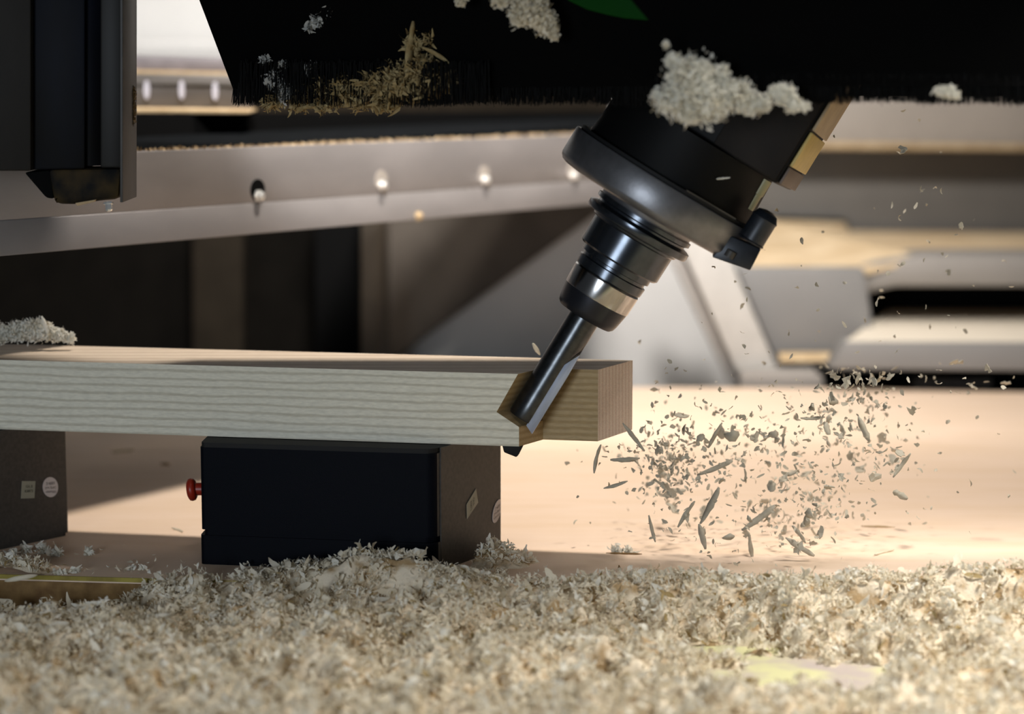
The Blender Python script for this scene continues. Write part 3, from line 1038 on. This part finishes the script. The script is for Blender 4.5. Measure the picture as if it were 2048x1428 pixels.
clump('bristle_shavings', 'tan shavings tangled in the left brush bristles',
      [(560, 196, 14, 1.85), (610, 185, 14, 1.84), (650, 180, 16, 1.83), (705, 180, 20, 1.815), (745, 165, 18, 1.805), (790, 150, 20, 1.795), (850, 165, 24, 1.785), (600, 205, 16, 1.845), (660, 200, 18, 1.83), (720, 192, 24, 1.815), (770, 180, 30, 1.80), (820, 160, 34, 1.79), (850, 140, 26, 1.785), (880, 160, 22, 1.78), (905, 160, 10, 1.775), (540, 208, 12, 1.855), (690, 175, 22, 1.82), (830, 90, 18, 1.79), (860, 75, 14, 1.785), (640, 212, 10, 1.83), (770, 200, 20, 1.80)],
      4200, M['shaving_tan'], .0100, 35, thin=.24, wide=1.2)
clump('grey_shavings_smear', 'dull grey shavings smeared on the left side of the brush',
      [(550, 160, 18, 1.85), (570, 185, 16, 1.845), (530, 120, 9, 1.855), (568, 130, 8, 1.845), (625, 140, 14, 1.835), (640, 40, 14, 1.83), (660, 22, 10, 1.825), (690, 5, 10, 1.82), (620, 55, 8, 1.83)],
      800, M['smear'], .0060, 36, wide=1.2)

# larger tan slivers caught in the bristles: each one a thing of its own
def strip_mesh(length, width, curl, thick, seed, seg=8, twist=0.3):
    r = random.Random(seed)
    top, bot = [], []
    verts, faces = [], []
    for i in range(seg + 1):
        t = i / seg - .5
        a = curl * t
        if abs(curl) > 1e-3:
            x, z = math.sin(a) / curl * length, (1 - math.cos(a)) / curl * length
        else:
            x, z = t * length, 0
        w = width * .5 * (1 - .7 * abs(2 * t) ** 2.5) * r.uniform(.75, 1.2)
        tw = twist * t * 2
        for sgn in (-1, 1):
            for hh in (-thick / 2, thick / 2):
                verts.append((x, sgn * w * math.cos(tw) + r.uniform(-1, 1) * width * .05, z + sgn * w * math.sin(tw) + hh))
    for i in range(seg):
        b = i * 4
        c = b + 4
        faces += [[b, c, c + 2, b + 2], [b + 1, b + 3, c + 3, c + 1], [b, b + 1, c + 1, c], [b + 2, c + 2, c + 3, b + 3]]
    faces += [[0, 2, 3, 1], [seg * 4, seg * 4 + 1, seg * 4 + 3, seg * 4 + 2]]
    me = bpy.data.meshes.new('sliver')
    me.from_pydata(verts, [], faces)
    me.polygons.foreach_set('use_smooth', [True] * len(me.polygons))
    me.update()
    return me


def place_strip(name, p0, p1, width_px, curl, m, label, cat, seed, group=None, roll=0.0):
    A_, B_ = P(*p0), P(*p1)
    d = B_ - A_
    me = strip_mesh(d.length, width_px * p0[2] / F_PX, curl, .0006, seed)
    me.materials.append(m)
    me.name = name
    o = bpy.data.objects.new(name, me)
    C.objects.link(o)
    x = d.normalized()
    view = ((A_ + B_) / 2 - CAM).normalized()
    y = x.cross(view).normalized()
    z = x.cross(y)
    R = Matrix((x, y, z)).transposed().to_4x4()
    R = R @ Matrix.Rotation(roll, 4, 'X')
    R.translation = (A_ + B_) / 2
    o.matrix_basis = R
    tag(o, label, cat, group)
    return o


SL = ['thickest upright tan sliver standing in the left brush', 'short upright tan sliver at the top of the brush tangle', 'tan curl bending from the top of the brush tangle', 'curved tan sliver low in the middle of the brush tangle', 'tan hooked curl at the right end of the brush tangle', 'tan curl rising at the right above the hooked curl in the brush', 'narrow tan sliver left of the middle in the brush', 'broad tan sliver lying along the brush tips', 'thin tan sliver hanging below the brush tips', 'tan sliver lying at the left along the brush tips', 'tan sliver leaning left of the thickest upright one in the brush', 'tiny tan sliver pointing right at the right end of the brush']
for i, (a_, b_, w_, cu_) in enumerate([
        ((812, 160, 1.785), (826, 42, 1.785), 15, .2), ((864, 75, 1.78), (874, 36, 1.78), 9, .2), ((846, 92, 1.78), (905, 128, 1.775), 9, 1.2),
        ((780, 178, 1.79), (842, 190, 1.785), 8, -.8), ((848, 160, 1.78), (930, 165, 1.77), 9, .9), ((868, 168, 1.78), (915, 135, 1.77), 9, 1.2),
        ((700, 160, 1.81), (738, 165, 1.805), 8, .5), ((680, 215, 1.815), (735, 200, 1.805), 11, -.6), ((775, 222, 1.795), (782, 178, 1.79), 7, .2),
        ((600, 215, 1.835), (660, 210, 1.825), 9, .5), ((742, 152, 1.80), (756, 200, 1.80), 8, .4), ((885, 160, 1.775), (905, 178, 1.77), 7, .7)]):
    place_strip('wood_sliver', a_, b_, w_, cu_, M['shaving_tan'], SL[i], 'sliver', 100 + i, 'slivers caught in the hood brush', .3)
def cyl_depth(x, y, r_px_):
    """world Y where the pixel ray meets a cylinder round the tool axis"""
    d = ray(x, y)
    w0 = CAM - T0
    dp = d - a_ax * d.dot(a_ax)
    wp = w0 - a_ax * w0.dot(a_ax)
    A_, B_, C_ = dp.dot(dp), 2 * dp.dot(wp), wp.dot(wp) - (r_px_ * K) ** 2
    t = (-B_ - math.sqrt(max(0, B_ * B_ - 4 * A_ * C_))) / (2 * A_)
    return (CAM + d * t).y


yq = cyl_depth(1446, 357, 184)
place_strip('curled_sliver', (1448, 256, cyl_depth(1459, 251, 153)), (1470, 246, cyl_depth(1459, 251, 153)), 6, 1.5, M['shaving'], 'short curled wood sliver clinging to the black spindle just under the white clump', 'sliver', 130)
place_strip('curled_sliver', (1430, 358, yq), (1462, 355, yq), 5, 1.8, M['shaving_white'], 'thin pale curled sliver lying on the black spindle nose above the flange', 'sliver', 131)

# ================================================================ SHAVINGS ON TABLE
def vnoise(x, y, s, seed):
    """smooth value noise"""
    r = np.random.default_rng(seed)
    g = r.random((64, 64))
    u, v_ = x * s, y * s
    i, j = np.floor(u).astype(int), np.floor(v_).astype(int)
    fu, fv = u - i, v_ - j
    fu, fv = fu * fu * (3 - 2 * fu), fv * fv * (3 - 2 * fv)
    a_ = g[i % 64, j % 64]
    b_ = g[(i + 1) % 64, j % 64]
    c_ = g[i % 64, (j + 1) % 64]
    d_ = g[(i + 1) % 64, (j + 1) % 64]
    return a_ * (1 - fu) * (1 - fv) + b_ * fu * (1 - fv) + c_ * (1 - fu) * fv + d_ * fu * fv


def sstep(a, b, x):
    t = np.clip((x - a) / (b - a), 0, 1)
    return t * t * (3 - 2 * t)


def edge_y(x):
    return dl.y + sl * (x - dl.x)


bare1 = G(1620, 1360, Z_T)
bare2 = G(1420, 1305, Z_T)
hol = G(90, 1215, Z_T)
podc = G(760, 1150)
podr = G(985, 1125)


def fringe(x, y):
    """height on the bed board itself"""
    n1 = vnoise(x + 5, y + 5, 40, 4)
    n2 = vnoise(x + 5, y + 5, 110, 5)
    d = y - edge_y(x)
    h = -0.002 + 0.0 * x
    k = np.exp(-((x - podc.x) / .085) ** 2) * 0.020 * sstep(.055, .0, d)
    k = k + .020 * np.exp(-((x - podr.x) / .026) ** 2 - ((y - podr.y) / .018) ** 2)
    k = k + .014 * sstep(-.01, .10, x) * sstep(.045, -.005, d)
    k = k + .010 * np.exp(-((x + .415) / .04) ** 2) * sstep(.06, .0, d)
    k = k + .012 * sstep(.20, .33, x) * sstep(.07, .0, d)
    return h + k * (.55 + .9 * n1) + (n2 - .5) * .006 * (k > .002)


def pile(x, y):
    """height of the heap over the local ground; <=0 is bare"""
    n1 = vnoise(x + 5, y + 5, 22, 1)
    n2 = vnoise(x + 5, y + 5, 60, 2)
    n3 = vnoise(x + 5, y + 5, 130, 3)
    h = 0.012 + 0.022 * (n1 - .35) + 0.023 * (n2 - .5) + .009 * (n3 - .5)
    d = edge_y(x) - y                                   # distance in front of the bed board
    h = h + 0.014 * sstep(.14, .0, d) * sstep(-.36, -.26, x)
    top = -Z_T + .002 + fringe(x, np.maximum(y, edge_y(x) + .001)) * .8
    climb = sstep(.022, .0, d) * sstep(-.30, -.20, x)
    h = h * (1 - climb) + top * climb
    for c_, sx, sy, k in ((bare1, .060, .055, .048), (bare2, .042, .024, .034), (hol, .085, .036, .055), (G(230, 1255, Z_T), .04, .012, .02)):
        h = h - k * np.exp(-((x - c_.x) / sx) ** 2 - ((y - c_.y) / sy) ** 2)
    return h


NX, NY = 480, 320
gx = np.linspace(-.62, .62, NX)
gy = np.linspace(1.18, 1.90, NY)
X, Yg = np.meshgrid(gx, gy, indexing='ij')
on_bed = Yg > edge_y(X)
Hh = np.where(on_bed, fringe(X, Yg), pile(X, Yg))
Z = np.where(on_bed, 0, Z_T) + np.where(Hh > 0, np.where(Hh > .004, Hh - .0022, Hh * .45), -.0035)
idx = np.arange(NX * NY).reshape(NX, NY)
quads = np.stack([idx[:-1, :-1], idx[1:, :-1], idx[1:, 1:], idx[:-1, 1:]], axis=2).reshape(-1, 4)
zq = Hh.ravel()[quads].max(axis=1)
bedq = on_bed.ravel()[quads].sum(axis=1)
zr_ = Z.ravel()[quads]
quads = quads[(zq > 0) & ((bedq == 0) | (bedq == 4) | ((zr_.max(axis=1) - zr_.min(axis=1)) < .007))]
Vg = np.stack([X, Yg, Z], axis=2).reshape(-1, 3)


def inside_pod(pts):
    m = np.zeros(len(pts), bool)
    for cs in ([c_fl, c_fr, c_br, c_bl], [l_fl, l_fr, l_br, l_bl]):
        ins = np.ones(len(pts), bool)
        for i in range(4):
            a_, b_ = cs[i], cs[(i + 1) % 4]
            ins &= ((b_.x - a_.x) * (pts[:, 1] - a_.y) - (b_.y - a_.y) * (pts[:, 0] - a_.x)) > -.0015
        m |= ins
    return m


qc = Vg[quads].mean(axis=1)
quads = quads[~inside_pod(qc)]
used = np.unique(quads)
remap = -np.ones(len(Vg), int)
remap[used] = np.arange(len(used))
parts_v, parts_q, parts_m = [Vg[used]], [remap[quads]], [np.zeros(len(quads))]
r3 = np.random.default_rng(77)
base = len(used)
for N, ln_, wd_, cu_, seg_, lift in ((170000, .0042, .0010, 2.6, 3, .005), (42000, .0075, .0026, 2.4, 4, .005), (9000, .0120, .0042, 3.4, 6, .007)):
    fx = r3.uniform(-.60, .60, N)
    fy = 1.18 + (1.90 - 1.18) * r3.random(N)
    ob = fy > edge_y(fx)
    hh = np.where(ob, fringe(fx, fy), pile(fx, fy))
    hole = vnoise(fx + 5, fy + 5, 75, 9)
    dens = np.where(hh > .001, sstep(.16, .34, hole) * .9 + .1, .18 * (hh > -.004))
    dens = np.where(ob & (hh > .0025), np.maximum(dens, .95), dens)
    dens = np.where(ob & (hh < .0015), .04 * np.exp(-(fy - edge_y(fx)) / .03), dens)
    # extra flakes spilling over the front edge of the bed board
    dd = edge_y(fx) - fy
    spill = (dd > 0) & (dd < .012) & (hh > .004)
    keep = r3.random(N) < dens
    z = np.where(ob, 0, Z_T) + np.maximum(hh, 0) + .0008 + lift * r3.random(N) ** 2
    z = np.where(spill, z + r3.random(N) * np.clip(-z, 0, .03), z)
    pos = np.stack([fx, fy, z], axis=1)[keep]
    pos = pos[~inside_pod(pos)]
    v_, q_ = flake_arrays(pos, ln_, wd_, cu_, r3, seg=seg_)
    zmin = np.where(v_[:, 1] > edge_y(v_[:, 0]), .0003, Z_T + .0003)
    v_[:, 2] = np.maximum(v_[:, 2], zmin)
    parts_v.append(v_)
    parts_q.append(q_ + base)
    base += len(v_)
    mi_ = np.where(r3.random(len(pos)) < .35, 2, 1)
    mi_ = np.where(r3.random(len(pos)) < .05, 3, mi_)
    parts_m.append(np.repeat(mi_, seg_))
o = fast_mesh('wood_shavings', np.concatenate(parts_v), np.concatenate(parts_q), [M['shaving_bed'], M['shaving'], M['shaving_white'], M['shaving_tan']], None, np.concatenate(parts_m))
tag(o, 'thick carpet of pale wood shavings covering the table in front of the pods', 'shavings', kind='stuff')

# heap on the board's left end
def board_top(x, Y):
    p = P(x, 700, Y)
    return p.x
blobs = []
hb = [(0, 668, 22), (30, 664, 22), (60, 660, 24), (90, 664, 22), (118, 670, 17), (140, 676, 12), (-30, 668, 24), (75, 652, 12), (45, 655, 12)]
clump('board_shavings_heap', 'small heap of pale shavings on the left end of the board', [(x, y, r * .95, 1.945) for x, y, r in hb], 3200, M['shaving_white'], .0042, 41, floor=ZB1 + .001)
place_strip('upright_flake', (96, 668, 1.94), (83, 632, 1.94), 9, .4, M['shaving_white'], 'upright pale flake standing out of the heap on the board', 'flake', 140)

# bits lying on the bed board
def lying(name, x0, y0, x1, y1, w, curl, m, label, seed, lift=.0012):
    A_, B_ = G(x0, y0), G(x1, y1)
    return place_strip(name, (x0, y0 - 2, A_.y), (x1, y1 - 2, B_.y), w, curl, m, label, 'flake', seed)


clump('bed_shavings_tuft', 'pale shavings tuft lying alone on the bright bed board below the flying chips', [(1232, 1100, 12, G(1232, 1106).y), (1255, 1102, 9, G(1255, 1106).y), (1272, 1106, 6, G(1272, 1108).y)], 90, M['shaving_white'], .006, 42, floor=.001)
lying('wood_flake', 1212, 1108, 1284, 1110, 4, .1, M['mdf_edge'], 'thin brown splinter lying under the pale tuft on the bed board', 150)
place_strip('wood_splinter', (1239, 1144, G(1239, 1144).y), (1238, 1130, G(1239, 1144).y), 5, .1, M['mdf_edge'], 'tiny brown splinter standing upright on the bed board before the shavings', 'splinter', 151)
lying('wood_flake', 222, 906, 268, 902, 8, .6, M['shaving'], 'pale flake on the bed board between the pods just below the timber', 152)
lying('wood_flake', 322, 930, 340, 931, 6, .4, M['dust'], 'tan flake on the bed board between the pods left above the red knob', 153)
lying('wood_flake', 345, 1058, 368, 1066, 6, .4, M['shaving'], 'pale sliver on the bed board lowest left of the black middle pod', 154)
lying('wood_flake', 1722, 1054, 1790, 1056, 4, .2, M['dust'], 'thin brown sliver lying flat on the bed board at the right', 155)
lying('wood_flake', 1745, 1112, 1785, 1102, 6, .5, M['shaving'], 'pale curled sliver on the bed board at the right near the shavings', 156)
place_strip('long_curl', (2, 1163, G(2, 1175).y), (75, 1150, G(75, 1175).y), 9, -1.6, M['shaving'], 'long pale curl bridging the dark hollow at the bottom left', 'curl', 157)
clump('corner_shavings', 'grey shavings scattered before the left pod on the bed board', [(50, 1098, 12, 1.862), (85, 1098, 14, 1.86), (110, 1106, 14, 1.85), (180, 1102, 10, 1.855), (25, 1106, 9, 1.85), (150, 1146, 12, 1.79), (120, 1152, 12, 1.785), (262, 1142, 7, 1.80), (285, 1138, 6, 1.80)], 260, M['shaving_white'], .007, 43, floor=.001)

# ================================================================ FLYING CHIPS
def ragged_chip(size, seed):
    r = random.Random(seed)
    nn_ = r.randint(9, 13)
    asp = r.uniform(.35, .9)
    bend = r.uniform(-90, 90) / size * .004
    ring = []
    for k in range(nn_):
        a_ = 2 * math.pi * k / nn_
        rad = size * .5 * r.choice([r.uniform(.25, .55), r.uniform(.6, 1.0)])
        x_, y_ = rad * math.cos(a_), rad * math.sin(a_) * asp
        ring.append((x_, y_, bend * x_ * x_ + r.uniform(-1, 1) * size * .06))
    t_ = .00025
    vs_ = [(x_, y_, z_ + t_) for x_, y_, z_ in ring] + [(x_, y_, z_ - t_) for x_, y_, z_ in ring] + [(0, 0, t_), (0, 0, -t_)]
    fc_ = []
    for k in range(nn_):
        j_ = (k + 1) % nn_
        fc_ += [[k, j_, 2 * nn_], [nn_ + j_, nn_ + k, 2 * nn_ + 1], [k, nn_ + k, nn_ + j_, j_]]
    me_ = bpy.data.meshes.new('wood_chip')
    me_.from_pydata(vs_, [], fc_)
    me_.update()
    return me_


variants = []
for i in range(26):
    rv = random.Random(500 + i)
    kind = i % 3
    Lc = rv.uniform(.0050, .0110)
    me = ragged_chip(Lc * rv.uniform(.9, 1.3), 700 + i) if kind < 2 else strip_mesh(Lc, Lc * (rv.uniform(.35, .6) if kind else rv.uniform(.6, 1.0)), rv.uniform(-2.4, 2.4), .0005, 600 + i, 6, rv.uniform(-.8, .8))
    me.materials.append(M['chip'])
    me.name = 'wood_chip'
    variants.append(me)

centres = [(1330, 930, 26, 34, 46), (1640, 815, 26, 18, 14), (1740, 808, 28, 16, 18), (1690, 865, 36, 20, 26), (1735, 930, 26, 20, 16), (1590, 945, 24, 22, 22),
           (1650, 985, 24, 16, 12), (1660, 1030, 30, 12, 14), (1560, 1030, 30, 22, 18), (1430, 950, 60, 60, 34), (1530, 870, 50, 30, 26), (1400, 860, 60, 24, 16),
           (1800, 900, 30, 50, 12), (1500, 1000, 60, 50, 24), (1610, 1080, 40, 24, 16), (1440, 1060, 50, 30, 14), (1700, 760, 40, 14, 22), (1900, 770, 40, 20, 8), (1850, 560, 90, 120, 14)]
rc = random.Random(91)
cnt = 0
for cx, cy, sx, sy, nn in centres:
    for k in range(max(4, int(nn * .72))):
        if cnt >= 292:
            break
        x, y = rc.gauss(cx, sx), rc.gauss(cy, sy)
        Yv = rc.uniform(1.76, 1.98)
        p = P(x, y, Yv)
        if p.z < .006:
            continue
        if x < 1275 and y < 885:
            continue
        o = bpy.data.objects.new('wood_chip', rc.choice(variants))
        C.objects.link(o)
        o.location = p
        o.rotation_euler = (rc.uniform(0, 6.28), rc.uniform(0, 6.28), rc.uniform(0, 6.28))
        s = rc.choice([.65, .8, 1.0, 1.1, 1.3, 1.6])
        o.scale = (s, s, s)
        reg = ('in the dense cluster right of the board end', 'under the left end of the black rail gap', 'in the middle of the spray', 'in the right fringe of the spray', 'low above the shavings', 'in front of the grey rail')[
            0 if x < 1390 and y < 1010 else 5 if y < 790 else 4 if y > 1020 else 3 if x > 1770 else 1 if x > 1560 and y < 900 else 2]
        tag(o, 'small pale wood chip flying ' + reg, 'wood chip', 'chips flying ' + reg)
        cnt += 1

LL = ['flying sliver slanting down just right of the board end', 'flying sliver hanging just below the lower right corner of the board', 'flying sliver lying level right of the dense left cluster of chips', 'flying sliver tilted low left of the dense left cluster', 'upright flying sliver high in the middle of the chip spray', 'long flying sliver tilted up in the middle of the chip spray', 'flying sliver slanting steeply below the dense left cluster', 'broad flying sliver slanting steeply in the middle of the spray', 'flying sliver dropping from the foot of the broad steep one', 'near upright flying sliver low under the dense left cluster', 'broad long flying sliver tilted up low in the right half of the spray', 'upright flying sliver low above the shavings in the spray', 'flying sliver slanting down high in the right half of the spray', 'curved flying sliver at the right border of the spray', 'hook shaped flying sliver at the right border below the curved one', 'flying sliver slanting to the shavings low in the right half', 'short flying sliver above the lowest slanting one at right', 'level flying sliver just under the black gap of the rail']
for i, (x0, y0, x1, y1, w_, cu_) in enumerate([
        (1245, 845, 1289, 902, 9, .5), (1200, 887, 1186, 946, 8, .7), (1219, 921, 1282, 918, 9, -1.2), (1207, 978, 1256, 963, 7, .6), (1444, 845, 1416, 895, 9, .3),
        (1394, 952, 1466, 922, 11, .5), (1389, 1001, 1355, 1054, 9, .4), (1440, 975, 1402, 1048, 14, .4), (1398, 1047, 1411, 1098, 11, .4), (1297, 1030, 1310, 1084, 8, .3),
        (1484, 1062, 1552, 1012, 14, .5), (1497, 1066, 1505, 1120, 9, .4), (1716, 832, 1738, 882, 13, .5), (1785, 955, 1822, 905, 9, 1.0), (1782, 980, 1816, 998, 14, 2.0),
        (1570, 1075, 1628, 1112, 13, .4), (1585, 1050, 1612, 1085, 9, .5), (1600, 838, 1650, 836, 8, .7), (1065, 686, 1080, 710, 8, .5)]):
    if i == 18:
        place_strip('flying_sliver', (x0, y0, 1.9), (x1, y1, 1.9), w_, cu_, M['shaving'], 'pale sliver in the air just left of the router bit above the board', 'sliver', 220)
        continue
    place_strip('flying_sliver', (x0, y0, 1.80 + .01 * (i % 6)), (x1, y1, 1.80 + .01 * (i % 6)), w_, cu_, M['chip'], LL[i], 'sliver', 200 + i, 'long slivers flying from the cutter', rc.uniform(-.5, .5))

# the countless finest specks of the spray
rs = np.random.default_rng(123)
pts = []
for cx, cy, sx, sy, nn in centres + [(1560, 920, 120, 70, 90), (1500, 940, 190, 110, 120), (1330, 935, 25, 32, 80), (1240, 880, 40, 20, 20), (1750, 420, 180, 90, 16), (1400, 620, 200, 80, 10)]:
    for k in range(nn * 2):
        x, y = rs.normal(cx, sx * 1.25), rs.normal(cy, sy * 1.25)
        p = P(x, y, rs.uniform(1.76, 2.0))
        if p.z > .004 and not (x < 1275 and y < 890) and x > 1120:
            pts.append(list(p))
v, q = flake_arrays(np.array(pts), .0048, .0026, 2.0, rs)
o = fast_mesh('chip_spray', v, q, M['chip'])
tag(o, 'fine spray of tiny wood specks flying right of the cutter', 'spray', kind='stuff')
